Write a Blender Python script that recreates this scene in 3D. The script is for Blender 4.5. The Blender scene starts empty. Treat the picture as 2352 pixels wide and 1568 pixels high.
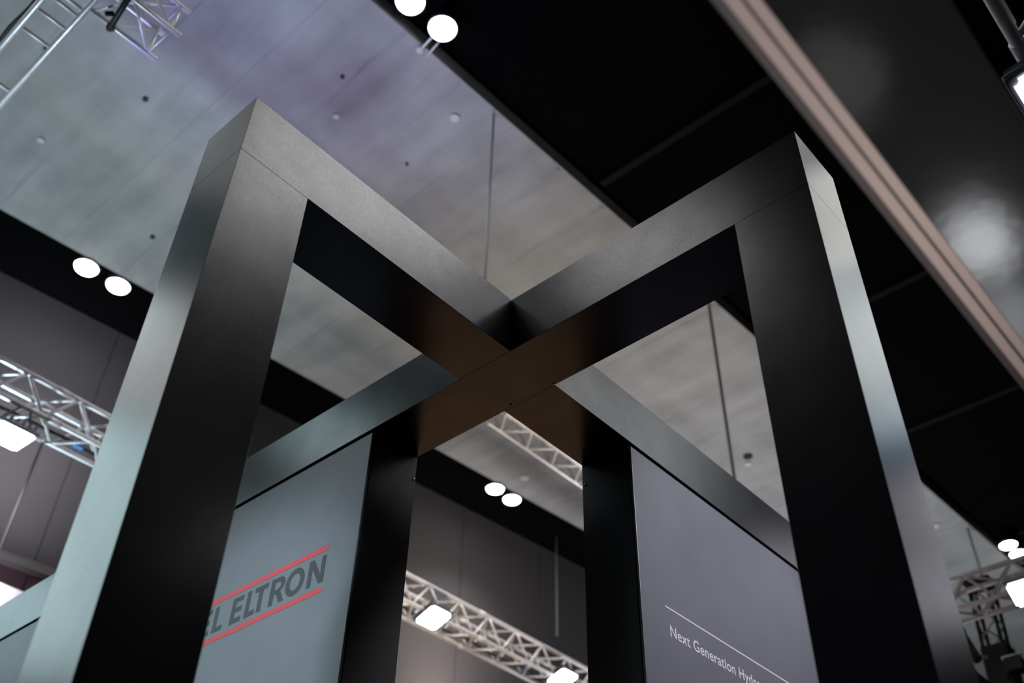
import bpy, bmesh, math, random
from mathutils import Vector, Matrix
random.seed(7)
S = bpy.context.scene
COL = S.collection

# ------------------------------------------------------------------ camera
CAM = Vector((-2.89446, -2.68736, 1.6))
RIGHT = Vector((0.6626939479, -0.7485800666, 0.0215549381))
DOWN = Vector((0.5063873306, 0.4267120770, -0.7493254798))
FWD = Vector((0.5517323652, 0.5074886081, 0.6618509726))
cam_data = bpy.data.cameras.new('camera')
cam_data.sensor_width = 36.0
cam_data.lens = 2339.476 / 2352 * 36.0
cam_data.clip_start = 0.05
cam_data.clip_end = 200
cam_data.dof.use_dof = True
cam_data.dof.focus_distance = 4.7
cam_data.dof.aperture_fstop = 1.45
cam = bpy.data.objects.new('camera', cam_data)
COL.objects.link(cam)
m = Matrix.Identity(4)
for i in range(3):
    m[i][0] = RIGHT[i]
    m[i][1] = -DOWN[i]
    m[i][2] = -FWD[i]
    m[i][3] = CAM[i]
cam.matrix_world = m
S.camera = cam

# ------------------------------------------------------------------ world, exposure
world = bpy.data.worlds.new('world')
world.use_nodes = True
S.world = world
world.node_tree.nodes['Background'].inputs[0].default_value = (0.75, 0.85, 1.0, 1)
world.node_tree.nodes['Background'].inputs[1].default_value = 0.003
S.view_settings.view_transform = 'Standard'
S.view_settings.look = 'None'
S.view_settings.exposure = 0.0
S.view_settings.gamma = 1.0
S.view_settings.use_curve_mapping = False


def aim(o, target):
    d = Vector(target) - o.location
    o.rotation_euler = d.to_track_quat('-Z', 'Y').to_euler()


def area(name, loc, target, size, power, color=(1, 1, 1), size_y=None, spread=180):
    l = bpy.data.lights.new(name, 'AREA')
    l.energy = power
    l.color = color
    l.size = size
    if size_y:
        l.shape = 'RECTANGLE'
        l.size_y = size_y
    l.spread = math.radians(spread)
    o = bpy.data.objects.new(name, l)
    COL.objects.link(o)
    o.location = loc
    aim(o, target)
    return o


def spot(name, loc, target, power, color=(1, 1, 1), angle=60, blend=0.8, radius=0.2):
    l = bpy.data.lights.new(name, 'SPOT')
    l.energy = power
    l.color = color
    l.spot_size = math.radians(angle)
    l.spot_blend = blend
    l.shadow_soft_size = radius
    o = bpy.data.objects.new(name, l)
    COL.objects.link(o)
    o.location = loc
    aim(o, target)
    return o


# unseen spots added to light the concrete slab from below
spot('slab_fill_teal', (-1.5, 7.5, 3.2), (-2.0, 7.0, 12), 1680, (0.66, 0.88, 1.0), 110, 1.0, 0.3)
spot('slab_fill_blue', (-0.5, 3.9, 5.8), (0.2, 2.8, 12), 560, (0.28, 0.28, 1.0), 74, 1.0, 0.2)
spot('slab_fill_warm', (4.2, 4.5, 3.2), (4.4, 4.2, 12), 760, (1.0, 0.87, 0.68), 100, 1.0, 0.3)
spot('slab_fill_neutral', (10.5, 5.0, 3.2), (11.0, 4.4, 12), 1600, (0.95, 0.95, 1.0), 110, 1.0, 0.3)
spot('slab_fill_far', (17.0, 4.5, 3.2), (17.5, 4.5, 12), 850, (0.86, 0.96, 1.0), 110, 1.0, 0.3)
# added area lights out of view, shaped for the sheen on the booth faces
area('fill_left', (-4.0, 5.6, 6.2), (-1.7, 0.0, 3.4), 3.0, 17, (0.70, 0.95, 1.0), 2.4, 90)
area('fill_left_high', (-3.8, 5.0, 8.0), (-1.8, 0.0, 4.0), 1.8, 2.7, (1.0, 0.97, 0.97), 1.1, 90)
area('fill_left_beam', (-3.4, 5.8, 8.9), (-0.17, 1.2, 4.9), 0.9, 0.75, (0.6, 0.92, 1.0), 0.7, 60)
area('fill_left_top', (-3.1, 3.0, 8.9), (-1.7, 0.0, 5.0), 1.4, 2.0, (1.0, 1.0, 0.98), 1.0)
area('fill_far_left', (-2.1, 9.2, 6.9), (-0.2, 5.0, 5.0), 2.2, 32, (0.66, 0.92, 1.0), 1.6)
area('fill_front', (0.75, -3.05, 9.35), (-1.0, -0.2, 5.1), 2.6, 72, (1.0, 0.99, 1.0), 1.5)
area('fill_front_low', (2.6, -3.3, 9.2), (-0.4, -0.2, 5.0), 1.4, 6, (0.96, 0.95, 1.0), 0.9)
area('fill_right', (3.4, -2.8, 8.45), (0.0, -1.7, 4.7), 0.9, 6, (1.0, 0.99, 0.95))
area('fill_cap', (4.5, -3.2, 7.9), (0.0, -1.7, 4.0), 0.6, 0.7, (1.0, 0.99, 0.96))
area('fill_blue', (4.7, -3.3, 7.0), (0.0, -1.7, 3.7), 0.5, 0.8, (0.25, 0.6, 1.0))
area('fill_back', (-3.75, 1.2, 9.3), (-0.2, -0.9, 5.0), 1.7, 23, (1.0, 0.97, 0.99), 0.9)
area('fill_panel', (5.6, -3.6, 8.8), (1.6, -0.2, 4.4), 1.8, 23, (0.90, 0.97, 1.0))
area('fill_far_right', (8.3, -3.7, 7.8), (1.5, -0.6, 4.0), 2.6, 25, (0.90, 0.90, 1.0), 1.8)
# added spots out of view that brighten the two lettered boards
spot('board_fill_left', (-3.4, -0.6, 6.6), (-0.17, 2.15, 3.0), 980, (0.78, 0.95, 1.0), 33, 0.6, 0.12)
spot('board_fill_right', (2.3, -3.4, 6.7), (1.78, -0.17, 4.05), 560, (0.95, 0.92, 1.0), 37, 0.7, 0.12)
# unseen fills added for the far wall, long truss and oak patch
area('wall_fill', (8.5, 8.5, 6.9), (8.6, 9.8, 8.2), 0.3, 90, (1.0, 0.88, 0.80), 3.6, 95)
area('truss_fill', (5.0, 3.3, 9.6), (5.0, 6.0, 7.4), 6.0, 45, (1.0, 0.95, 0.92), 0.3, 80)
area('wall_fill_violet', (0.6, 8.4, 5.6), (0.8, 9.9, 7.6), 0.3, 125, (0.95, 0.92, 1.0), 3.0, 55)
spot('floor_fill', (5.0, 5.0, 6.5), (5.0, 5.0, 0), 1450, (1.0, 0.77, 0.56), 60, 0.6, 0.3)
# added lights below the view, for the glare on the low header beam
spot('soffit_fill', (1.77, -1.98, 0.9), (0.0, -2.4, 3.4), 12, (0.95, 0.97, 1.0), 90, 0.9, 0.18)
spot('soffit_fill_far', (2.55, -1.87, 0.9), (0.4, -2.4, 3.4), 5, (0.92, 0.95, 1.0), 90, 0.9, 0.2)
spot('soffit_fill_dim', (0.27, -1.86, 0.9), (-0.6, -2.3, 3.4), 1.6, (1.0, 0.96, 0.93), 110, 0.9, 0.24)
area('profile_fill', (-1.2, -2.0, 0.7), (-1.15, -2.28, 3.4), 0.3, 9, (1.0, 0.93, 0.90), spread=75)


# ------------------------------------------------------------------ materials
def mat(name, color, rough=0.5, metal=0.0, spec=0.5, noise=None, bump=None, grain=None, coat=0.0, flake=None):
    """noise = (scale, amount) colour mottling; bump = (scale, strength); grain = (scale, amount) of roughness"""
    mt = bpy.data.materials.new(name)
    mt.use_nodes = True
    nt = mt.node_tree
    b = nt.nodes['Principled BSDF']
    b.inputs['Base Color'].default_value = (*color, 1)
    b.inputs['Roughness'].default_value = rough
    b.inputs['Metallic'].default_value = metal
    b.inputs['Specular IOR Level'].default_value = spec
    b.inputs['Coat Weight'].default_value = coat
    tc = nt.nodes.new('ShaderNodeTexCoord')
    if noise:
        n = nt.nodes.new('ShaderNodeTexNoise')
        n.inputs['Scale'].default_value = noise[0]
        n.inputs['Detail'].default_value = 6
        nt.links.new(tc.outputs['Object'], n.inputs['Vector'])
        r = nt.nodes.new('ShaderNodeMapRange')
        r.inputs[1].default_value = 0.3
        r.inputs[2].default_value = 0.7
        r.inputs[3].default_value = 1 - noise[1]
        r.inputs[4].default_value = 1 + noise[1]
        nt.links.new(n.outputs['Fac'], r.inputs[0])
        mx = nt.nodes.new('ShaderNodeVectorMath')
        mx.operation = 'SCALE'
        mx.inputs[0].default_value = color
        nt.links.new(r.outputs[0], mx.inputs['Scale'])
        nt.links.new(mx.outputs[0], b.inputs['Base Color'])
    if grain:
        n = nt.nodes.new('ShaderNodeTexNoise')
        n.inputs['Scale'].default_value = grain[0]
        n.inputs['Detail'].default_value = 4
        nt.links.new(tc.outputs['Object'], n.inputs['Vector'])
        r = nt.nodes.new('ShaderNodeMapRange')
        r.inputs[1].default_value = 0.3
        r.inputs[2].default_value = 0.7
        r.inputs[3].default_value = rough - grain[1]
        r.inputs[4].default_value = rough + grain[1]
        nt.links.new(n.outputs['Fac'], r.inputs[0])
        nt.links.new(r.outputs[0], b.inputs['Roughness'])
    if flake:
        mp = nt.nodes.new('ShaderNodeMapping')
        mp.inputs['Scale'].default_value = (1, 1, 0.55)
        nt.links.new(tc.outputs['Object'], mp.inputs['Vector'])
        n = nt.nodes.new('ShaderNodeTexNoise')
        n.inputs['Scale'].default_value = flake[0]
        n.inputs['Detail'].default_value = 3
        n.inputs['Roughness'].default_value = 0.7
        nt.links.new(mp.outputs[0], n.inputs['Vector'])
        n2 = nt.nodes.new('ShaderNodeTexNoise')
        n2.inputs['Scale'].default_value = 5
        n2.inputs['Detail'].default_value = 5
        nt.links.new(tc.outputs['Object'], n2.inputs['Vector'])
        av = nt.nodes.new('ShaderNodeMath')
        av.operation = 'MULTIPLY_ADD'
        nt.links.new(n2.outputs['Fac'], av.inputs[0])
        av.inputs[1].default_value = 0.7
        nt.links.new(n.outputs['Fac'], av.inputs[2])
        r = nt.nodes.new('ShaderNodeMapRange')
        r.inputs[1].default_value = 0.55
        r.inputs[2].default_value = 1.15
        r.inputs[3].default_value = spec - flake[1]
        r.inputs[4].default_value = spec + flake[1]
        nt.links.new(av.outputs[0], r.inputs[0])
        nt.links.new(r.outputs[0], b.inputs['Specular IOR Level'])
    if bump:
        n = nt.nodes.new('ShaderNodeTexNoise')
        n.inputs['Scale'].default_value = bump[0]
        n.inputs['Detail'].default_value = 3
        nt.links.new(tc.outputs['Object'], n.inputs['Vector'])
        bp = nt.nodes.new('ShaderNodeBump')
        bp.inputs['Strength'].default_value = bump[1]
        bp.inputs['Distance'].default_value = 0.01
        nt.links.new(n.outputs['Fac'], bp.inputs['Height'])
        nt.links.new(bp.outputs[0], b.inputs['Normal'])
    return mt


def emit(name, color, strength):
    mt = bpy.data.materials.new(name)
    mt.use_nodes = True
    nt = mt.node_tree
    b = nt.nodes['Principled BSDF']
    b.inputs['Base Color'].default_value = (0.8, 0.8, 0.8, 1)
    b.inputs['Emission Color'].default_value = (*color, 1)
    b.inputs['Emission Strength'].default_value = strength
    return mt


def concrete_mat():
    mt = bpy.data.materials.new('board_formed_concrete')
    mt.use_nodes = True
    nt = mt.node_tree
    b = nt.nodes['Principled BSDF']
    b.inputs['Roughness'].default_value = 0.85
    b.inputs['Specular IOR Level'].default_value = 0.25
    tc = nt.nodes.new('ShaderNodeTexCoord')

    def noise(scale, detail, stretch, w):
        mp = nt.nodes.new('ShaderNodeMapping')
        mp.inputs['Scale'].default_value = stretch
        nt.links.new(tc.outputs['Object'], mp.inputs['Vector'])
        n = nt.nodes.new('ShaderNodeTexNoise')
        n.inputs['Scale'].default_value = scale
        n.inputs['Detail'].default_value = detail
        n.inputs['Distortion'].default_value = w
        nt.links.new(mp.outputs[0], n.inputs['Vector'])
        return n.outputs['Fac']
    a = noise(0.75, 6, (1, 1, 1), 0.4)         # cloudy blotches
    s = noise(1.0, 6, (2.4, 0.40, 1), 0.5)     # streaks along the formwork boards
    f = noise(1.0, 5, (0.45, 2.6, 1), 0.3)     # faint cross streaks
    g = noise(2.6, 4, (1.3, 0.8, 1), 0.2)      # small patches

    def mix(terms):
        out = None
        for sock, w in terms:
            mu = nt.nodes.new('ShaderNodeMath')
            mu.operation = 'MULTIPLY_ADD'
            nt.links.new(sock, mu.inputs[0])
            mu.inputs[1].default_value = w
            mu.inputs[2].default_value = 0
            if out:
                nt.links.new(out, mu.inputs[2])
            out = mu.outputs[0]
        return out
    tone = mix([(a, 0.30), (s, 0.36), (f, 0.14), (g, 0.20)])
    cr = nt.nodes.new('ShaderNodeMapRange')
    cr.inputs[1].default_value = 0.36
    cr.inputs[2].default_value = 0.62
    cr.inputs[3].default_value = 0.275
    cr.inputs[4].default_value = 0.425
    nt.links.new(tone, cr.inputs[0])
    cc = nt.nodes.new('ShaderNodeCombineColor')
    for i in range(3):
        nt.links.new(cr.outputs[0], cc.inputs[i])
    nt.links.new(cc.outputs[0], b.inputs['Base Color'])
    bp = nt.nodes.new('ShaderNodeBump')
    bp.inputs['Strength'].default_value = 0.6
    bp.inputs['Distance'].default_value = 0.15
    nt.links.new(mix([(a, 0.35), (s, 0.4), (g, 0.25)]), bp.inputs['Height'])
    nt.links.new(bp.outputs[0], b.inputs['Normal'])
    return mt


M_CONC = concrete_mat()
M_RIDGE = mat('concrete_fin', (0.36, 0.36, 0.36), 0.85, noise=(3, 0.2))
M_BLACK = mat('matt_black_paint', (0.0015, 0.0015, 0.0018), 0.95, spec=0.05)
M_STEEL_BLACK = mat('black_painted_steel', (0.008, 0.008, 0.009), 0.8, spec=0.1)
M_BOOTH = mat('black_satin_laminate', (0.006, 0.0065, 0.009), 0.245, spec=0.5, noise=(6, 0.25), flake=(170, 0.16))
M_CORE = mat('black_wall_core', (0.012, 0.012, 0.014), 0.45, spec=0.4, grain=(3, 0.05))
M_PANEL = mat('slate_grey_satin_board', (0.118, 0.122, 0.152), 0.38, spec=0.5, noise=(2.5, 0.06), flake=(170, 0.08))
M_LETTER = mat('charcoal_vinyl', (0.022, 0.028, 0.032), 0.5)
M_RED = mat('red_vinyl', (0.62, 0.04, 0.055), 0.5)
M_WHITE = mat('white_vinyl', (0.80, 0.80, 0.84), 0.5)
M_SCREW = mat('zinc_screw', (0.7, 0.7, 0.72), 0.3, 1.0)
M_WALL = mat('dark_brown_grey_wall', (0.058, 0.054, 0.058), 0.75, noise=(0.6, 0.08))
M_WALL_LOW = mat('mauve_wall', (0.075, 0.036, 0.05), 0.75, noise=(0.6, 0.1))
M_TRIM = mat('grey_track_profile', (0.11, 0.10, 0.105), 0.5)
M_ALU = mat('aluminium_tube', (0.82, 0.79, 0.80), 0.42, 0.5, noise=(9, 0.12))
M_ROSE = mat('rose_anodised_profile', (0.40, 0.32, 0.30), 0.5, 0.0)
M_GROOVE = mat('dark_groove', (0.05, 0.04, 0.04), 0.6)
M_GLOSS = mat('black_gloss_fabric', (0.012, 0.012, 0.014), 0.13, spec=0.6, bump=(5, 0.10))
M_LAMP = emit('lit_lens', (1.0, 0.98, 0.96), 14)
M_LAMP_DIM = emit('lit_small_lens', (0.97, 0.98, 1.0), 3)
M_HOUSE = mat('lamp_housing', (0.10, 0.11, 0.14), 0.4, 0.5)
M_CABLE = mat('steel_rope', (0.36, 0.355, 0.35), 0.6, 0.1)
M_RUBBER = mat('black_rubber_cable', (0.01, 0.01, 0.012), 0.6)
M_CLAMP = mat('black_clamp', (0.01, 0.01, 0.012), 0.5)
M_BOLT = mat('plug_dark', (0.02, 0.02, 0.02), 0.8)
M_PLUG = mat('plug_pale', (0.62, 0.60, 0.58), 0.6)
M_BLUE = mat('blue_connector', (0.05, 0.22, 0.5), 0.5)
M_FLOOR = mat('dark_carpet', (0.015, 0.015, 0.017), 0.9, noise=(40, 0.2))
M_OAK = mat('warm_bounce_oak', (0.40, 0.27, 0.18), 0.5, noise=(1.2, 0.15))
M_BANNER = mat('white_banner', (0.55, 0.54, 0.55), 0.7)


# ------------------------------------------------------------------ mesh helpers
def link(name, me, material, parent=None):
    o = bpy.data.objects.new(name, me)
    if material and not me.materials:
        me.materials.append(material)
    COL.objects.link(o)
    if parent:
        o.parent = parent
    return o


def box_bm(bm, lo, hi, bevel=0.0):
    v = [bm.verts.new((x, y, z)) for x in (lo[0], hi[0]) for y in (lo[1], hi[1]) for z in (lo[2], hi[2])]
    fs = [(0, 1, 3, 2), (4, 6, 7, 5), (0, 4, 5, 1), (2, 3, 7, 6), (0, 2, 6, 4), (1, 5, 7, 3)]
    faces = [bm.faces.new([v[i] for i in f]) for f in fs]
    if bevel:
        es = list({e for f in faces for e in f.edges})
        bmesh.ops.bevel(bm, geom=es, offset=bevel, segments=2, affect='EDGES', profile=0.6)


def finish(bm, name):
    bmesh.ops.recalc_face_normals(bm, faces=bm.faces)
    me = bpy.data.meshes.new(name)
    bm.to_mesh(me)
    bm.free()
    return me


def box(name, lo, hi, material, parent=None, bevel=0.0):
    bm = bmesh.new()
    box_bm(bm, lo, hi, bevel)
    return link(name, finish(bm, name), material, parent)


def prism(name, pts, z0, z1, material, parent=None):
    bm = bmesh.new()
    a = [bm.verts.new((x, y, z0)) for x, y in pts]
    b = [bm.verts.new((x, y, z1)) for x, y in pts]
    bm.faces.new(a)
    bm.faces.new(b)
    for i in range(len(pts)):
        j = (i + 1) % len(pts)
        bm.faces.new((a[i], a[j], b[j], b[i]))
    return link(name, finish(bm, name), material, parent)


def tube_mesh(name, length, r, seg=12, r2=None):
    """tube along +Z from 0 to length, with slightly rounded ends"""
    bm = bmesh.new()
    r2 = r if r2 is None else r2
    rings = []
    e = min(r * 0.3, length * 0.2)
    for z, rr in ((0, r - e), (e, r), (length - e, r2), (length, r2 - e)):
        rings.append([bm.verts.new((rr * math.cos(2 * math.pi * i / seg), rr * math.sin(2 * math.pi * i / seg), z)) for i in range(seg)])
    for a, b in zip(rings, rings[1:]):
        for i in range(seg):
            f = bm.faces.new((a[i], a[(i + 1) % seg], b[(i + 1) % seg], b[i]))
            f.smooth = True
    bm.faces.new(rings[0])
    bm.faces.new(rings[-1])
    return finish(bm, name)


def place_tube(name, me, p0, p1, material, parent=None):
    o = link(name, me, material, parent)
    d = Vector(p1) - Vector(p0)
    o.rotation_euler = d.to_track_quat('Z', 'Y').to_euler()
    o.location = p0
    return o


def tube(name, p0, p1, r, material, parent=None, seg=12):
    L = (Vector(p1) - Vector(p0)).length
    return place_tube(name, tube_mesh(name, L, r, seg), p0, p1, material, parent)


def path_tube(name, pts, r, material, parent=None, seg=8):
    cu = bpy.data.curves.new(name, 'CURVE')
    cu.dimensions = '3D'
    cu.bevel_depth = r
    cu.bevel_resolution = 2
    sp = cu.splines.new('POLY')
    sp.points.add(len(pts) - 1)
    for p, q in zip(sp.points, pts):
        p.co = (*q, 1)
    tmp = bpy.data.objects.new('tmp', cu)
    COL.objects.link(tmp)
    dg = bpy.context.evaluated_depsgraph_get()
    me = bpy.data.meshes.new_from_object(tmp.evaluated_get(dg))
    bpy.data.objects.remove(tmp)
    for p in me.polygons:
        p.use_smooth = True
    me.materials.clear()
    return link(name, me, material, parent)


def empty(name, loc=(0, 0, 0)):
    o = bpy.data.objects.new(name, None)
    o.empty_display_size = 0.2
    o.location = loc
    COL.objects.link(o)
    return o


def tag(o, label, cat, group=None):
    o['label'] = label
    o['category'] = cat
    if group:
        o['group'] = group
    return o


def structure(o, label=None):
    o['kind'] = 'structure'
    if label:
        o['label'] = label
    return o


# ------------------------------------------------------------------ the hall
ZC = 12.0                                   # underside of the concrete slab
fl = structure(box('floor', (-14, -14, -0.2), (34, 14, 0.0), M_FLOOR), 'dark carpeted hall floor below the booth')
fl2 = structure(box('trim_3', (1.5, 1.5, 0.0), (9.5, 9.2, 0.03), M_OAK), 'unseen oak floor patch beyond the doorway, added for its warm reflection')  # added out of view so the beam undersides mirror something warm


def right_edge(x):
    return 2.68 - 0.0365 * x


def left_edge(x):
    return 8.76 - 0.080 * x


def wall_line(x):
    return 10.22 - 0.094 * x


# the slab is a run of cast bays with a fine joint between each and the next
slab = empty('ceiling', (0, 0, ZC))
structure(slab, 'wide board-formed concrete ceiling strip washed in teal, blue and warm light')
xs = [-9.0, -5.2, -2.55, 0.1, 2.75, 5.4, 8.05, 10.7, 13.35, 16.0, 18.65, 21.3, 25.5, 30.0]
for a, b in zip(xs, xs[1:]):
    g = 0.0015
    o = prism('concrete_bay', [(a + g, right_edge(a)), (b - g, right_edge(b)), (b - g, left_edge(b)), (a + g, left_edge(a))], 0, 0.45, M_CONC, slab)
# slim cast fins left by the formwork boards
for k in range(-6, 22):
    x = 0.1 + 0.885 * k
    if abs(((x - 0.1) / 2.65) % 1) < 0.02:
        continue
    w = 0.03 + 0.03 * random.random()
    y0 = right_edge(x) + 0.05
    y1 = left_edge(x) - 0.05
    bm = bmesh.new()
    n = 10
    prev = None
    for i in range(n + 1):
        y = y0 + (y1 - y0) * i / n
        dx = 0.03 * random.uniform(-1, 1)
        d = 0.002 + 0.022 * random.random()
        row = [bm.verts.new((x + dx - w, y, 0.002)), bm.verts.new((x + dx, y, -d)), bm.verts.new((x + dx + w, y, 0.002))]
        if prev:
            for j in range(2):
                bm.faces.new((prev[j], prev[j + 1], row[j + 1], row[j]))
        prev = row
    link('formwork_fin', finish(bm, 'formwork_fin'), M_CONC, slab)
# anchor holes, plugs and sprinkler heads under the slab
for (x, y, dark, r) in [(-0.49, 5.74, 1, 0.036), (0.88, 3.66, 1, 0.026), (10.7, 4.13, 1, 0.085), (2.18, 3.05, 0, 0.06), (1.21, 4.15, 0, 0.04),
                        (-1.01, 7.3, 0, 0.045), (14.93, 2.63, 0, 0.09), (8.7, 7.57, 0, 0.08), (0.88, 7.65, 1, 0.035), (2.30, 4.02, 1, 0.02), (10.90, 4.25, 0, 0.06),
                        (-1.66, 6.02, 1, 0.03)]:
    bm = bmesh.new()
    bmesh.ops.create_cone(bm, cap_ends=True, segments=14, radius1=r, radius2=r * 0.7, depth=0.03)
    bmesh.ops.translate(bm, verts=bm.verts, vec=(x, y, -0.012))
    o = link('anchor_plug', finish(bm, 'anchor_plug'), M_BOLT if dark else M_PLUG, slab)
    o['label'] = 'small dark anchor hole' if dark else 'small pale round plug'

# black void above and beside the slab
structure(box('trim_1', (-14, -14, 12.24), (34, 14, 12.6), M_BLACK), 'black painted ceiling void beside the concrete')
for (x, y0, y1) in [(8.6, -1.0, 2.2), (12.0, -2.0, 2.0), (4.3, -0.2, 2.4), (16.5, -4.0, 1.6)]:
    o = box('trim_2', (x - 0.05, y0 - 8, 12.13), (x + 0.05, y1, 12.24), M_STEEL_BLACK)
    structure(o, 'dark steel purlin in the black ceiling')

# far wall, in tall panels with thin joints
wall = empty('wall_back', (0, 0, 0))
structure(wall, 'dark brown-grey hall wall beyond the long truss')
ang = math.atan(-0.094)
wx = [-9, -5.4, -1.8, 1.8, 5.4, 9.0, 12.6, 16.2, 19.8, 25, 31]
for a, b in zip(wx, wx[1:]):
    g = 0.008
    prism('wall_panel', [(a + g, wall_line(a)), (b - g, wall_line(b)), (b - g, wall_line(b) + 0.3), (a + g, wall_line(a) + 0.3)], 8.15, 12.22, M_WALL, wall)
    prism('lower_wall_panel', [(a + g, wall_line(a) + 0.05), (b - g, wall_line(b) + 0.05), (b - g, wall_line(b) + 0.3), (a + g, wall_line(a) + 0.3)], 0.0, 8.0, M_WALL_LOW, wall)
for z0, z1, dy in ((8.0, 8.09, 0.10), (8.09, 8.15, 0.05)):
    prism('track_profile', [(-9, wall_line(-9) - dy), (31, wall_line(31) - dy), (31, wall_line(31) + 0.2), (-9, wall_line(-9) + 0.2)], z0, z1, M_TRIM, wall)


# ------------------------------------------------------------------ the booth: crossing beams, pillars, walls
T = 0.1683          # half thickness
ZT = 5.155          # top of the beams
ZB = ZT - 0.34      # underside of the beams
P0, P1 = -1.771, -1.428
WS = 0.8085         # where the walls begin, beyond the doorway
FAR = 6.6

booth = empty('exhibition_booth', (0, 0, 0))
tag(booth, 'black satin booth frame of two crossing beams on square pillars with grey lettered walls', 'booth')
bev = 0.0012
SEAM = 0.0005
# beam running from the right pillar over the left wall, in one piece
b1 = box('beam', (-T, P0, ZB), (T, FAR, ZT), M_BOOTH, booth, bev)
b1['label'] = 'beam from the right pillar over the wall with the red striped logo'
b2 = box('beam', (P0, -T, ZB), (-T - SEAM, T, ZT), M_BOOTH, booth, bev)
b2['label'] = 'short beam from the left pillar to the crossing'
b3 = box('beam', (T + SEAM, -T, ZB), (FAR, T, ZT), M_BOOTH, booth, bev)
b3['label'] = 'beam over the wall with the white lettering'
p = box('pillar', (P0, -T, 0), (P1, T, ZB - SEAM), M_BOOTH, booth, bev)
p['label'] = 'left front pillar'
p = box('pillar', (-T, P0, 0), (T, P1, ZB - SEAM), M_BOOTH, booth, bev)
p['label'] = 'right front pillar'
# wall cores (the dark ends that flank the doorway)
PT = 0.02
c1 = box('wall_core', (-T + PT + 0.004, WS, 0), (T, FAR - 0.01, ZB - SEAM), M_CORE, booth, bev)
c2 = box('wall_core', (WS, -T + PT + 0.004, 0), (FAR - 0.01, T, ZB - SEAM), M_CORE, booth, bev)
GAP = 0.018
RC = 0.006
pl = box('wall_board', (-T + RC, WS + 0.002, 0.0), (-T + PT, FAR - 0.01, ZB - GAP), M_PANEL, booth, 0.003)
pl['label'] = 'slate grey board with the black and red logo'
pr_ = box('wall_board', (WS + 0.002, -T + RC, 0.0), (FAR - 0.01, -T + PT, ZB - GAP), M_PANEL, booth, 0.003)
pr_['label'] = 'slate grey board with a white line and slogan'
for (x, y, z) in [(-0.06 + T + 0.045, WS - 0.003, 4.66), (WS - 0.003, T - 0.02, 4.68), (T - 0.01, -T + 0.0, ZB - 0.002), (T - 0.02, T - 0.06, ZB - 0.003)]:
    bm = bmesh.new()
    bmesh.ops.create_uvsphere(bm, u_segments=10, v_segments=6, radius=0.007)
    o = link('screw', finish(bm, 'screw'), M_SCREW, booth)
    o.location = (x, y, z)
# pale strip standing in for a glint in the inner corner of the crossing
box('corner_glint', (-T - 0.004, -T - 0.004, ZT - 0.055), (-T, -T, ZT - 0.002), M_SCREW, booth)


# ---- lettering
def flat_mesh(name, loops, depth=0.0005):
    cu = bpy.data.curves.new(name, 'CURVE')
    cu.dimensions = '2D'
    cu.fill_mode = 'BOTH'
    cu.extrude = depth
    for lp in loops:
        sp = cu.splines.new('POLY')
        sp.points.add(len(lp) - 1)
        for p, q in zip(sp.points, lp):
            p.co = (q[0], q[1], 0, 1)
        sp.use_cyclic_u = True
    tmp = bpy.data.objects.new('tmp', cu)
    COL.objects.link(tmp)
    dg = bpy.context.evaluated_depsgraph_get()
    me = bpy.data.meshes.new_from_object(tmp.evaluated_get(dg))
    bpy.data.objects.remove(tmp)
    me.materials.clear()
    return me


def arc(cx, cy, rx, ry, a0, a1, n=18):
    return [(cx + rx * math.cos(math.radians(a0 + (a1 - a0) * i / n)), cy + ry * math.sin(math.radians(a0 + (a1 - a0) * i / n))) for i in range(n + 1)]


H_ = 0.15
ST = 0.034          # stem
BA = 0.028          # bar


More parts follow.
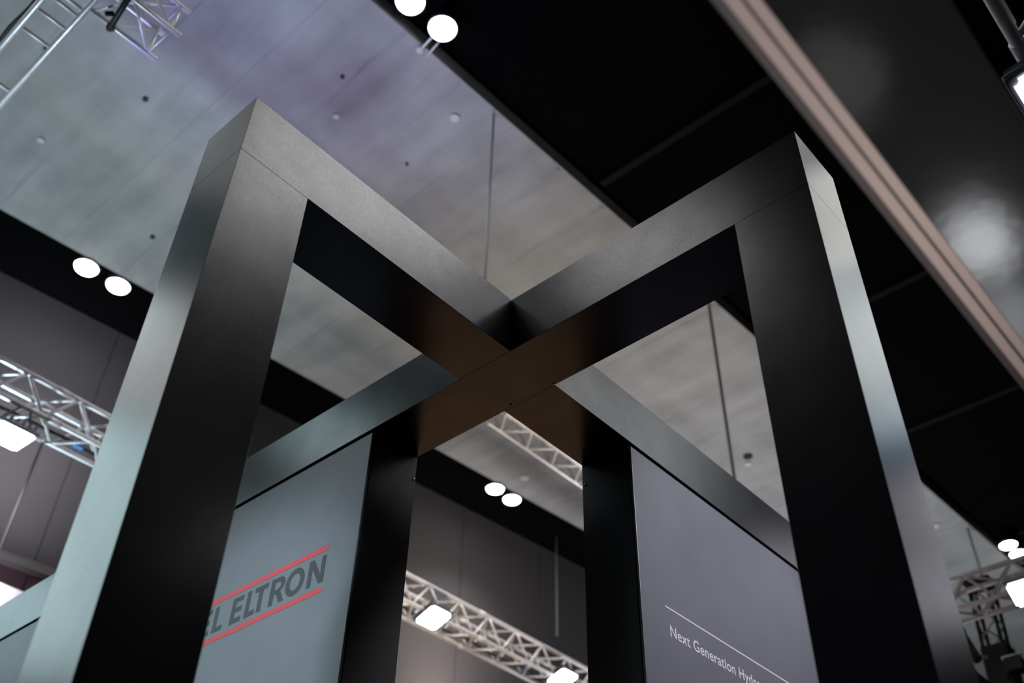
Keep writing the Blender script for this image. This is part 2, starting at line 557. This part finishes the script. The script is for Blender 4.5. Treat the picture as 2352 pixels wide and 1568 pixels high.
def glyph(ch, w):
    if ch == 'E':
        return [[(0, 0), (w, 0), (w, BA), (ST, BA), (ST, 0.062), (w * 0.93, 0.062), (w * 0.93, 0.062 + BA), (ST, 0.062 + BA), (ST, H_ - BA), (w, H_ - BA), (w, H_), (0, H_)]]
    if ch == 'L':
        return [[(0, 0), (w, 0), (w, BA), (ST, BA), (ST, H_), (0, H_)]]
    if ch == 'T':
        c = w / 2
        return [[(c - ST / 2, 0), (c + ST / 2, 0), (c + ST / 2, H_ - BA), (w, H_ - BA), (w, H_), (0, H_), (0, H_ - BA), (c - ST / 2, H_ - BA)]]
    if ch == 'I':
        return [[(0, 0), (ST, 0), (ST, H_), (0, H_)]]
    if ch == 'N':
        return [[(0, 0), (ST * 0.92, 0), (ST * 0.92, 0.098), (w - ST * 1.05, 0), (w, 0), (w, H_), (w - ST * 0.92, H_), (w - ST * 0.92, 0.052), (ST * 1.05, H_), (0, H_)]]
    if ch == 'O':
        o = arc(w / 2, H_ / 2, w / 2, H_ / 2 + 0.002, 0, 360, 40)[:-1]
        i = arc(w / 2, H_ / 2, w / 2 - ST, H_ / 2 - BA, 0, 360, 40)[:-1]
        return [o, i[::-1]]
    if ch == 'R':
        out = [(0, 0), (ST, 0), (ST, 0.056), (0.047, 0.056), (0.060, 0.048), (w - 0.037, 0), (w, 0), (w - 0.030, 0.056), (w - 0.040, 0.066)]
        out += arc(w - 0.054, H_ - 0.042, 0.047, 0.042, -50, 90, 14)
        out += [(0, H_)]
        inn = [(ST, 0.082), (w - 0.062, 0.082)] + arc(w - 0.062, H_ - 0.047, 0.022, 0.021, -90, 90, 10) + [(ST, H_ - BA + 0.002)]
        return [out, inn[::-1]]
    if ch == 'B':
        out = [(0, 0), (w - 0.046, 0)] + arc(w - 0.046, 0.042, 0.046, 0.042, -90, 70, 12) + arc(w - 0.052, H_ - 0.037, 0.044, 0.037, -50, 90, 12) + [(0, H_)]
        i1 = [(ST, BA), (w - 0.05, BA)] + arc(w - 0.05, 0.045, 0.018, 0.017, -90, 90, 8) + [(ST, 0.062)]
        i2 = [(ST, 0.09), (w - 0.056, 0.09)] + arc(w - 0.056, 0.107, 0.016, 0.016, -90, 90, 8) + [(ST, H_ - BA)]
        return [out, i1[::-1], i2[::-1]]
    if ch == 'S':
        c1 = arc(w / 2, H_ - 0.045, w / 2 - ST / 2, 0.031, 25, 270, 20)
        c2 = arc(w / 2, 0.045, w / 2 - ST / 2, 0.031, 90, -155, 20)
        cl = c1 + c2[1:]
        L, R_ = [], []
        for k, (x, y) in enumerate(cl):
            x0, y0 = cl[max(0, k - 1)]
            x1, y1 = cl[min(len(cl) - 1, k + 1)]
            d = math.hypot(x1 - x0, y1 - y0)
            nx, ny = -(y1 - y0) / d * 0.0145, (x1 - x0) / d * 0.0145
            L.append((x + nx, y + ny))
            R_.append((x - nx, y - ny))
        return [L + R_[::-1]]


# text plane: local x runs along -y of the world, local y is up, facing -x
LOGO = Matrix(((0, 0, -1, -T + RC - 0.0004), (-1, 0, 0, 0), (0, 1, 0, 4.0015), (0, 0, 0, 1)))
word = [('N', -1.168, 0.129), ('O', -1.345, 0.149), ('R', -1.471, 0.123), ('T', -1.608, 0.111), ('L', -1.674, 0.084), ('E', -1.800, 0.094),
        ('L', -1.956, 0.088), ('E', -2.079, 0.094), ('B', -2.222, 0.112), ('E', -2.346, 0.094), ('I', -2.408, 0.034), ('T', -2.540, 0.111), ('S', -2.660, 0.106)]
for ch, x, w in word:
    o = link('letter', flat_mesh('letter', glyph(ch, w)), M_LETTER, pl)
    o.matrix_local = LOGO @ Matrix.Translation((x, 0, 0))
for z0, z1 in ((0.176, 0.2065), (-0.0565, -0.027)):
    o = link('logo_stripe', flat_mesh('logo_stripe', [[(-2.66, z0), (-1.037, z0), (-1.037, z1), (-2.66, z1)]]), M_RED, pl)
    o.matrix_local = LOGO.copy()

SLOGAN = Matrix(((1, 0, 0, 0), (0, 0, -1, -T + RC - 0.0004), (0, 1, 0, 3.8035), (0, 0, 0, 1)))
fc = bpy.data.curves.new('slogan', 'FONT')
fc.body = 'Next Generation Hydro'
fc.extrude = 0.0005
fc.offset = 0.012
fc.space_character = 1.06
tmp = bpy.data.objects.new('tmp', fc)
COL.objects.link(tmp)
dg = bpy.context.evaluated_depsgraph_get()
me = bpy.data.meshes.new_from_object(tmp.evaluated_get(dg))
bpy.data.objects.remove(tmp)
me.materials.clear()
xs_ = [v.co.x for v in me.vertices]
ys_ = [v.co.y for v in me.vertices]
cap = 0.729        # cap height of the built-in font
sx = (1.868 - 1.040) / (max(xs_) - min(xs_))
sy = 0.060 / cap
x0 = min(xs_)
for v in me.vertices:
    v.co.x = (v.co.x - x0) * sx
    v.co.y *= sy
# one part per character (the dot of an i stays with its stem)
bm = bmesh.new()
bm.from_mesh(me)
bm.verts.ensure_lookup_table()
seen = set()
isl = []
for v in bm.verts:
    if v.index in seen:
        continue
    st, comp = [v], []
    seen.add(v.index)
    while st:
        q = st.pop()
        comp.append(q)
        for e in q.link_edges:
            w2 = e.other_vert(q)
            if w2.index not in seen:
                seen.add(w2.index)
                st.append(w2)
    isl.append([min(q.co.x for q in comp), max(q.co.x for q in comp), {q.index for q in comp}])
isl.sort(key=lambda t: (t[0] + t[1]))
groups = []
for a, b, c in isl:
    if groups and a < groups[-1][1] - 0.6 * min(b - a, groups[-1][1] - groups[-1][0]):
        groups[-1] = [min(a, groups[-1][0]), max(b, groups[-1][1]), groups[-1][2] | c]
    else:
        groups.append([a, b, c])
bm.free()
for a, b, c in groups:
    idx = {old: k for k, old in enumerate(sorted(c))}
    vs = [me.vertices[q].co.copy() for q in sorted(c)]
    fs = [[idx[q] for q in pg.vertices] for pg in me.polygons if pg.vertices[0] in c]
    lm = bpy.data.meshes.new('letter')
    lm.from_pydata(vs, [], fs)
    o = link('letter', lm, M_WHITE, pr_)
    o.matrix_local = SLOGAN @ Matrix.Translation((1.040, 0, 0))
o = link('slogan_rule', flat_mesh('slogan_rule', [[(1.014, 0.1425), (2.62, 0.1425), (2.62, 0.1505), (1.014, 0.1505)]]), M_WHITE, pr_)
o.matrix_local = SLOGAN.copy()

# ------------------------------------------------------------------ low overhead beam with double profile (right edge of the view)
hb = empty('overhead_header_beam', (0, -2.5, 0))
tag(hb, 'glossy black overhead beam with a double rose-grey metal profile along its edge, at upper right', 'beam')
HZ = 3.40
k = (HZ - 1.6) / 10.4
yA = -2.68736 + (-0.32 + 2.68736) * k      # outer edge of the profile
yB = -2.68736 + (-0.64 + 2.68736) * k
yC = -2.68736 + (-2.17 + 2.68736) * k
off = Vector((0, 2.5, 0))


def hbox(name, lo, hi, mt, bv=0.0):
    return box(name, Vector(lo) + off, Vector(hi) + off, mt, hb, bv)


hbox('soffit_board', (-5.0, yC, HZ + 0.004), (3.2, yB + 0.002, HZ + 0.05), M_GLOSS, 0.002)
wP = yA - yB
hbox('metal_profile', (-5.0, yB, HZ), (3.2, yB + wP * 0.42, HZ + 0.05), M_ROSE, 0.001)
hbox('profile_groove', (-5.0, yB + wP * 0.42, HZ + 0.006), (3.2, yB + wP * 0.55, HZ + 0.045), M_GROOVE)
hbox('metal_profile', (-5.0, yB + wP * 0.55, HZ), (3.2, yA, HZ + 0.05), M_ROSE, 0.001)
hbox('side_board', (-5.0, yC - 0.004, HZ + 0.003), (3.2, yC, HZ + 0.05), M_STEEL_BLACK)
hbox('outer_flange', (-5.0, yA, HZ + 0.001), (3.2, yA + wP * 0.35, HZ + 0.05), M_GROOVE)
for x in (-4.96, 3.0):
    hbox('post', (x, yC + 0.01, 0), (x + 0.12, yB, HZ + 0.003), M_BOOTH, 0.002)


# ------------------------------------------------------------------ trusses
def nearer(c, d):
    c = Vector(c)
    return tuple(c + (CAM - c).normalized() * d)


def box_truss(name, p0, axis, length, s, bay, label, r=0.027, rb=0.015, joints=(), phase=0.0):
    """box truss, p0 = centre of the start, axis 'x' or 'y'; chords, zigzag braces, couplers are parts"""
    root = empty(name, p0)
    tag(root, label, 'truss')
    root['group'] = 'aluminium trusses of the hall'

    def P(l, a, b):
        return Vector((l, a, b)) if axis == 'x' else Vector((a, l, b))
    h = s / 2
    cm = tube_mesh('chord', length, r, 14)
    cm.materials.append(M_ALU)
    cor = [(-h, -h), (h, -h), (h, h), (-h, h)]
    for a, b in cor:
        place_tube('chord', cm, P(0, a, b), P(length, a, b), None, root)
    bm_ = tube_mesh('brace', math.hypot(bay / 2, s), rb, 8)
    bm_.materials.append(M_ALU)
    n = int(length / bay)
    for f in range(4):
        (a0, b0), (a1, b1) = cor[f], cor[(f + 1) % 4]
        for i in range(n):
            l = i * bay + phase
            if l + bay > length + 0.01:
                break
            if f % 2:
                a0_, b0_, a1_, b1_ = a1, b1, a0, b0
            else:
                a0_, b0_, a1_, b1_ = a0, b0, a1, b1
            place_tube('brace', bm_, P(l, a0_, b0_), P(l + bay / 2, a1_, b1_), None, root)
            place_tube('brace', bm_, P(l + bay / 2, a1_, b1_), P(l + bay, a0_, b0_), None, root)
    jm = tube_mesh('coupler', 0.16, r * 1.25, 14)
    jm.materials.append(M_ALU)
    for j in joints:
        for a, b in cor:
            place_tube('coupler', jm, P(j - 0.08, a, b), P(j + 0.08, a, b), None, root)
    return root


def floodlight(name, c, ux, vy, label, power, hang, group='square floodlights on the trusses', wu=0.32, wv=0.31, color=(1, 0.99, 0.97), lens=None):
    """square LED flood: housing, rim, lens, yoke; its face spans the unit axes ux, vy and looks along -n (down)"""
    ux = Vector(ux).normalized()
    vy = Vector(vy).normalized()
    n = ux.cross(vy).normalized()
    if n.z < 0:
        n = -n
        ux = -ux
    root = empty(name, c)
    tag(root, label, 'lamp', group)
    R_ = Matrix((ux, vy, n)).transposed()
    root.rotation_euler = R_.to_euler()
    bm = bmesh.new()
    box_bm(bm, (-wu / 2 - 0.02, -wv / 2 - 0.02, 0.008), (wu / 2 + 0.02, wv / 2 + 0.02, 0.045), 0.008)
    link('housing', finish(bm, 'housing'), M_HOUSE, root)
    for i in range(6):
        x = -wu / 2 + wu * (i + 0.5) / 6
        box('cooling_fin', (x - 0.006, -wv / 2, 0.06), (x + 0.006, wv / 2, 0.11), M_HOUSE, root)
    bm = bmesh.new()
    box_bm(bm, (-wu / 2, -wv / 2, -0.004), (wu / 2, wv / 2, 0.012), 0.0)
    bmesh.ops.bevel(bm, geom=[e for e in bm.edges if abs(e.verts[0].co.z - e.verts[1].co.z) > 0.01], offset=0.025, segments=3, affect='EDGES')
    link('lens', finish(bm, 'lens'), lens or M_LAMP, root)
    # yoke to the truss chord
    inv = R_.transposed()
    hv = inv @ (Vector(hang) - Vector(c))
    for sx_ in (-1, 1):
        tube('yoke_arm', (sx_ * (wu / 2 + 0.035), 0, 0.03), hv + Vector((sx_ * 0.04, 0, 0)), 0.011, M_HOUSE, root, 8)
    l = bpy.data.lights.new('flood_beam', 'SPOT')
    l.energy = power * 4
    l.spot_size = math.radians(150)
    l.spot_blend = 0.5
    l.shadow_soft_size = 0.02
    l.color = color
    lo = bpy.data.objects.new('flood_beam', l)
    COL.objects.link(lo)
    lo.parent = root
    lo.location = (0, 0, -0.03)
    return root


# long truss in front of the far wall
TY, TZ = 5.99, 7.52
main = box_truss('box_truss', (-4.6, TY, TZ), 'x', 19.0, 0.35, 0.54, 'long aluminium box truss in front of the dark far wall, carrying square floodlights', joints=(4.55, 8.2, 10.55, 14.0), phase=0.12)
for x0_, x1_ in ((-4.4, 5.0), (5.2, 14.2)):
    pts = []
    for i in range(40):
        t = i / 39
        pts.append((x0_ + (x1_ - x0_) * t + 4.6, 0.10 + 0.03 * math.sin(i * 1.3), -0.125 + 0.03 * abs(math.sin(i * 0.7))))
    path_tube('power_cable', pts, 0.018, M_RUBBER, main)
for x in (0.35, 7.1, 7.13):
    box('cable_connector', (x + 4.6 - 0.05, 0.07, -0.13), (x + 4.6 + 0.05, 0.13, -0.07), M_BLUE, main, 0.008)
c20 = (0, math.cos(math.radians(-20)), math.sin(math.radians(-20)))
floodlight('floodlight', nearer((5.24, 5.99, 7.42), 0.36), (1, 0, 0), c20, 'upper left of the two square floodlights on the truss in the doorway gap', 6, (5.24, 5.815, 7.345))
floodlight('floodlight', nearer((7.78, 5.99, 7.48), 0.36), (1, 0, 0), c20, 'square floodlight lowest in the doorway gap, right of the two there', 6, (7.78, 5.815, 7.345))
floodlight('floodlight', nearer((-0.33, 5.99, 7.10), 0.2), (1, 0, 0), (0, math.cos(math.radians(5)), math.sin(math.radians(5))), 'square floodlight cut by the left picture edge, left of the front pillar', 6, (-0.33, 5.815, 7.345), wu=0.34, wv=0.40)

# truss across the hall at far right
rt = box_truss('box_truss', (8.6, -4.6, 7.29), 'y', 7.4, 0.35, 0.54, 'aluminium box truss crossing the hall at right, beside a black lighting tower', joints=(2.2, 6.0), r=0.03, rb=0.016)
floodlight('floodlight', nearer((8.55, -0.08, 7.13), 0.5), (0, 1, 0), (math.cos(math.radians(-40)), 0, math.sin(math.radians(-40))), 'square floodlight on the cross truss at the right picture edge', 6, (8.43, -0.06, 7.12), wu=0.40, wv=0.27)

# truss overhead at upper right corner
ot = box_truss('box_truss', (-2.2, -2.79, 5.13), 'x', 6.0, 0.29, 0.46, 'aluminium truss high over the black header beam, cut by the upper right corner', joints=(2.15,), r=0.025, rb=0.013)
floodlight('floodlight', (0.086, -2.706, 4.86), (1, 0, 0), (0, 1, -0.1), 'floodlight hung under the truss at the upper right corner, half out of the picture', 0.25, (0.086, -2.645, 4.985), wu=0.32, wv=0.28, lens=M_LAMP_DIM)

# truss over the doorway, under the slab
dt = box_truss('box_truss', (5.36, 5.15, 10.4), 'x', 5.4, 0.35, 0.56, 'short aluminium truss just under the concrete, seen over the doorway beam', r=0.028, rb=0.016)

for x in (0.8, 3.6):
    for a in (-0.175, 0.175):
        tube('hanger', (x, a, 0.17), (x, a, 1.61), 0.008, M_CABLE, dt, 6)

# ladder truss at upper left, and the stub truss that leaves it
KZ = (8.6 - 1.6) / 10.4


def at12(x, y):
    return (CAM.x + (x - CAM.x) * KZ, CAM.y + (y - CAM.y) * KZ)


lx0, ly0 = at12(-2.02, 7.6)
lx1, ly1 = at12(-1.62, 3.6)
lad = empty('ladder_truss', (lx0, ly1, 8.6))
tag(lad, 'flat aluminium ladder truss with cross rungs at the upper left corner', 'truss')
LW = lx1 - lx0
LL = ly0 - ly1
for x in (0, LW):
    tube('rail', (x, 0, 0), (x, LL, 0), 0.026, M_ALU, lad, 14)
for y12 in (6.92, 5.98, 5.62, 5.36, 5.25, 4.7, 4.2):
    y = at12(0, y12)[1] - ly1
    tube('rung', (0, y, 0), (LW, y, 0), 0.016, M_ALU, lad, 10)
path_tube('power_cable', [(-0.03 + 0.008 * math.sin(i * 0.9), LL * i / 30, 0.045) for i in range(31)], 0.018, M_RUBBER, lad)

sx0, sy0 = at12(-1.6, 5.17)
sx1, sy1 = at12(-0.72, 4.68)
SL = sx1 - sx0
stub = empty('box_truss', (sx0, 0, 0))
SS = sy0 - sy1
stub.location = (sx0, (sy0 + sy1) / 2, 8.6 + SS / 2)
tag(stub, 'short open-ended aluminium box truss sticking out of the ladder truss at upper left', 'truss', 'aluminium trusses of the hall')
h = SS / 2
for a, b in ((-h, -h), (h, -h), (h, h), (-h, h)):
    tube('chord', (0, a, b), (SL, a, b), 0.022, M_ALU, stub, 14)
for p0, p1 in [((SL * .86, h, -h), (SL * .30, -h, -h)), ((SL * .30, -h, -h), (SL * .05, h, -h)), ((SL * .86, h, -h), (SL * .88, -h, -h)), ((SL * .86, h, -h), (SL * .86, h, h)),
               ((SL * .86, -h, -h), (SL * .86, -h, h)), ((SL * .86, h, h), (SL * .3, h, -h)), ((SL * .86, -h, -h), (SL * .3, -h, h)), ((SL * .3, h, h), (SL * .86, -h, h)), ((SL * .86, -h, h), (SL * .86, h, h)), ((SL * .3, -h, h), (SL * .02, -h, -h))]:
    tube('brace', p0, p1, 0.012, M_ALU, stub, 10)
for y0_, y1_, x_ in ((h + 0.02, -h - 0.02, 0.12),):
    cl = empty('truss_clamp', (sx0 + 0.19, stub.location.y, stub.location.z - h))
    tag(cl, 'black clamp bar across the stub truss at upper left', 'clamp')
    tube('bar', (0.0, h + 0.03, -0.035), (-0.06, -h - 0.06, -0.035), 0.024, M_CLAMP, cl)
    tube('jaw', (0.0, h + 0.0, -0.05), (0.0, h + 0.0, 0.02), 0.034, M_CLAMP, cl)
    tube('jaw', (-0.06, -h - 0.02, -0.05), (-0.06, -h - 0.02, 0.02), 0.034, M_CLAMP, cl)
    tube('tee_handle', (-0.05, 0.04, -0.03), (-0.10, 0.07, -0.06), 0.02, M_CLAMP, cl)


# ------------------------------------------------------------------ high bay spotlights in pairs beside the slab
def high_bay(c, label, r=0.17, power=210, bracket_to=None):
    root = empty('high_bay_lamp', c)
    tag(root, label, 'lamp', 'round high bay lamps beside the concrete')
    bm = bmesh.new()
    seg = 24
    prof = [(r * 1.0, 0.0), (r * 1.06, 0.01), (r * 1.06, 0.05), (r * 0.8, 0.12), (r * 0.45, 0.16), (0.0, 0.17)]
    rings = []
    for rr, z in prof[:-1]:
        rings.append([bm.verts.new((rr * math.cos(2 * math.pi * i / seg), rr * math.sin(2 * math.pi * i / seg), z)) for i in range(seg)])
    top = bm.verts.new((0, 0, prof[-1][1]))
    for a, b in zip(rings, rings[1:]):
        for i in range(seg):
            bm.faces.new((a[i], a[(i + 1) % seg], b[(i + 1) % seg], b[i]))
    for i in range(seg):
        bm.faces.new((rings[-1][i], rings[-1][(i + 1) % seg], top))
    link('reflector_housing', finish(bm, 'reflector_housing'), M_HOUSE, root)
    bm = bmesh.new()
    bmesh.ops.create_cone(bm, cap_ends=True, segments=28, radius1=r * 0.9, radius2=r * 0.97, depth=0.03)
    link('lens', finish(bm, 'lens'), M_LAMP, root)
    tube('stem', (0, 0, 0.15), (0, 0, 12.25 - c[2]), 0.014, M_STEEL_BLACK, root, 8)
    if bracket_to:
        d = Vector(bracket_to) - Vector(c)
        tube('bracket_arm', (0, 0, 0.08), d, 0.014, M_ALU, root, 8)
        tube('bracket_arm', (0.1, 0.05, 0.08), d + Vector((0.12, 0.02, 0.02)), 0.010, M_ALU, root, 8)
        tube('bracket_foot', d + Vector((0, 0, -0.02)), d + Vector((0, 0, 0.06)), 0.045, M_PLUG, root, 10)
    l = bpy.data.lights.new('high_bay_beam', 'SPOT')
    l.energy = power
    l.spot_size = math.radians(100)
    l.spot_blend = 0.6
    l.shadow_soft_size = r * 0.8
    lo = bpy.data.objects.new('high_bay_beam', l)
    COL.objects.link(lo)
    lo.parent = root
    lo.location = (0, 0, -0.05)
    return root


zL = 11.95
kk = (zL - 1.6) / 10.4
bays = [((0.73, 2.35), 'round high bay lamp cut by the top picture edge, left of its pair'), ((1.21, 2.31), 'round high bay lamp near the top picture edge with a bracket to the concrete'),
        ((0.61, 8.93), 'left round lamp of the pair above the dark far wall at left'), ((1.12, 8.91), 'right round lamp of the pair above the dark far wall at left'),
        ((8.66, 8.26), 'left round lamp of the pair seen through the doorway gap'), ((9.13, 8.26), 'right round lamp of the pair seen through the doorway gap'),
        ((16.53, 1.85), 'left round lamp of the small pair at the right picture edge'), ((16.99, 1.83), 'right round lamp of the small pair at the right picture edge')]
for i, ((x, y), lb) in enumerate(bays):
    c = (CAM.x + (x - CAM.x) * kk, CAM.y + (y - CAM.y) * kk, zL)
    high_bay(c, lb, 0.165 if i < 2 else 0.172 if i < 4 else 0.165, 120, (1.22, right_edge(1.2) + 0.05, 11.96) if i == 1 else None)

# ------------------------------------------------------------------ steel ropes
for (x, y, z0, z1, lb, r) in [(2.47, 2.66, 8.6, 12.0, 'thin pale steel rope hanging from the concrete above the beam crossing', 0.014),
                              (7.02, 2.52, 5.6, 12.0, 'thin grey steel rope hanging from the concrete, between crossing and right pillar', 0.022),
                              (15.42, 2.2, 6.0, 12.0, 'thin dark steel rope hanging from the concrete behind the right cross truss', 0.022)]:
    o = tube('steel_rope', (x, y, z0), (x, y, z1 + 0.1), r, M_CABLE)
    tag(o, lb, 'cable', 'steel ropes hanging in the hall')

o = tube('steel_rope', (0.04, 6.17, 4.0), (0.04, 6.17, 7.33), 0.014, M_TRIM)
tag(o, 'pale rope hanging from the long truss below the floodlight at the left picture edge', 'cable', 'steel ropes hanging in the hall')
o = tube('steel_rope', (10.96, 8.7, 10.1), (10.96, 8.7, 12.3), 0.014, M_CABLE)
tag(o, 'faint rope hanging before the dark far wall, seen through the doorway gap', 'cable', 'steel ropes hanging in the hall')

# ------------------------------------------------------------------ black lighting tower at right
tw = empty('lighting_tower', (9.15, 0.72, 4.9))
tag(tw, 'black lattice lighting tower with small spotlights, in front of the cross truss at right', 'truss')
tw.rotation_euler = (0.05, 0, 0)
TH = 2.75
w_ = 0.11
for a, b in ((-w_, -w_), (w_, -w_), (w_, w_), (-w_, w_)):
    tube('chord', (a, b, 0), (a, b, TH), 0.022, M_CLAMP, tw, 10)
cor = [(-w_, -w_), (w_, -w_), (w_, w_), (-w_, w_)]
n = 12
for f in range(4):
    (a0, b0), (a1, b1) = cor[f], cor[(f + 1) % 4]
    for i in range(n):
        z0 = i * TH / n
        tube('brace', (a0, b0, z0), (a1, b1, z0 + TH / n), 0.01, M_ALU if f in (0, 3) else M_CLAMP, tw, 6)
box('mount_box', (-0.15, -0.16, 1.45), (0.15, 0.14, 1.98), M_CLAMP, tw, 0.02)
box('top_plate', (-0.16, -0.16, TH), (0.16, 0.16, TH + 0.06), M_CLAMP, tw, 0.01)
sp_ = empty('spotlight', (8.72, 0.79, 6.79))
tag(sp_, 'black tubular spotlight left of the lighting tower, at lower right', 'lamp')
tube('barrel', (0, -0.055, -0.19), (0, 0.055, 0.19), 0.06, M_CLAMP, sp_, 16)
tube('barrel_ring', (0, 0.05, 0.17), (0, 0.06, 0.21), 0.072, M_CLAMP, sp_, 16)
tube('yoke', (0.05, -0.02, -0.08), (0.34, -0.10, -0.05), 0.018, M_ALU, sp_, 8)
sp_ = empty('spotlight', (8.72, 0.36, 6.46))
tag(sp_, 'short black box spotlight with a chrome pipe, right of the lighting tower at lower right', 'lamp')
box('body', (-0.09, -0.09, -0.09), (0.09, 0.09, 0.07), M_CLAMP, sp_, 0.015)
tube('pipe', (0, 0.12, 0.10), (0, -0.11, 0.10), 0.022, M_ALU, sp_, 10)
tube('yoke', (0.05, 0.05, 0.0), (0.36, 0.25, 0.0), 0.018, M_CLAMP, sp_, 8)

# ------------------------------------------------------------------ white banner glimpsed at lower left
bn = empty('booth_banner', (4.2, 8.9, 0))
tag(bn, 'white booth fascia glimpsed at the lower left picture edge beyond the booth wall', 'banner')
box('fascia_board', (-4.6, 0, 5.4), (-2.3, 0.12, 7.18), M_BANNER, bn, 0.01)
for x in (-4.5, -2.5):
    box('post', (x, 0.02, 0), (x + 0.1, 0.1, 5.41), M_BANNER, bn, 0.004)
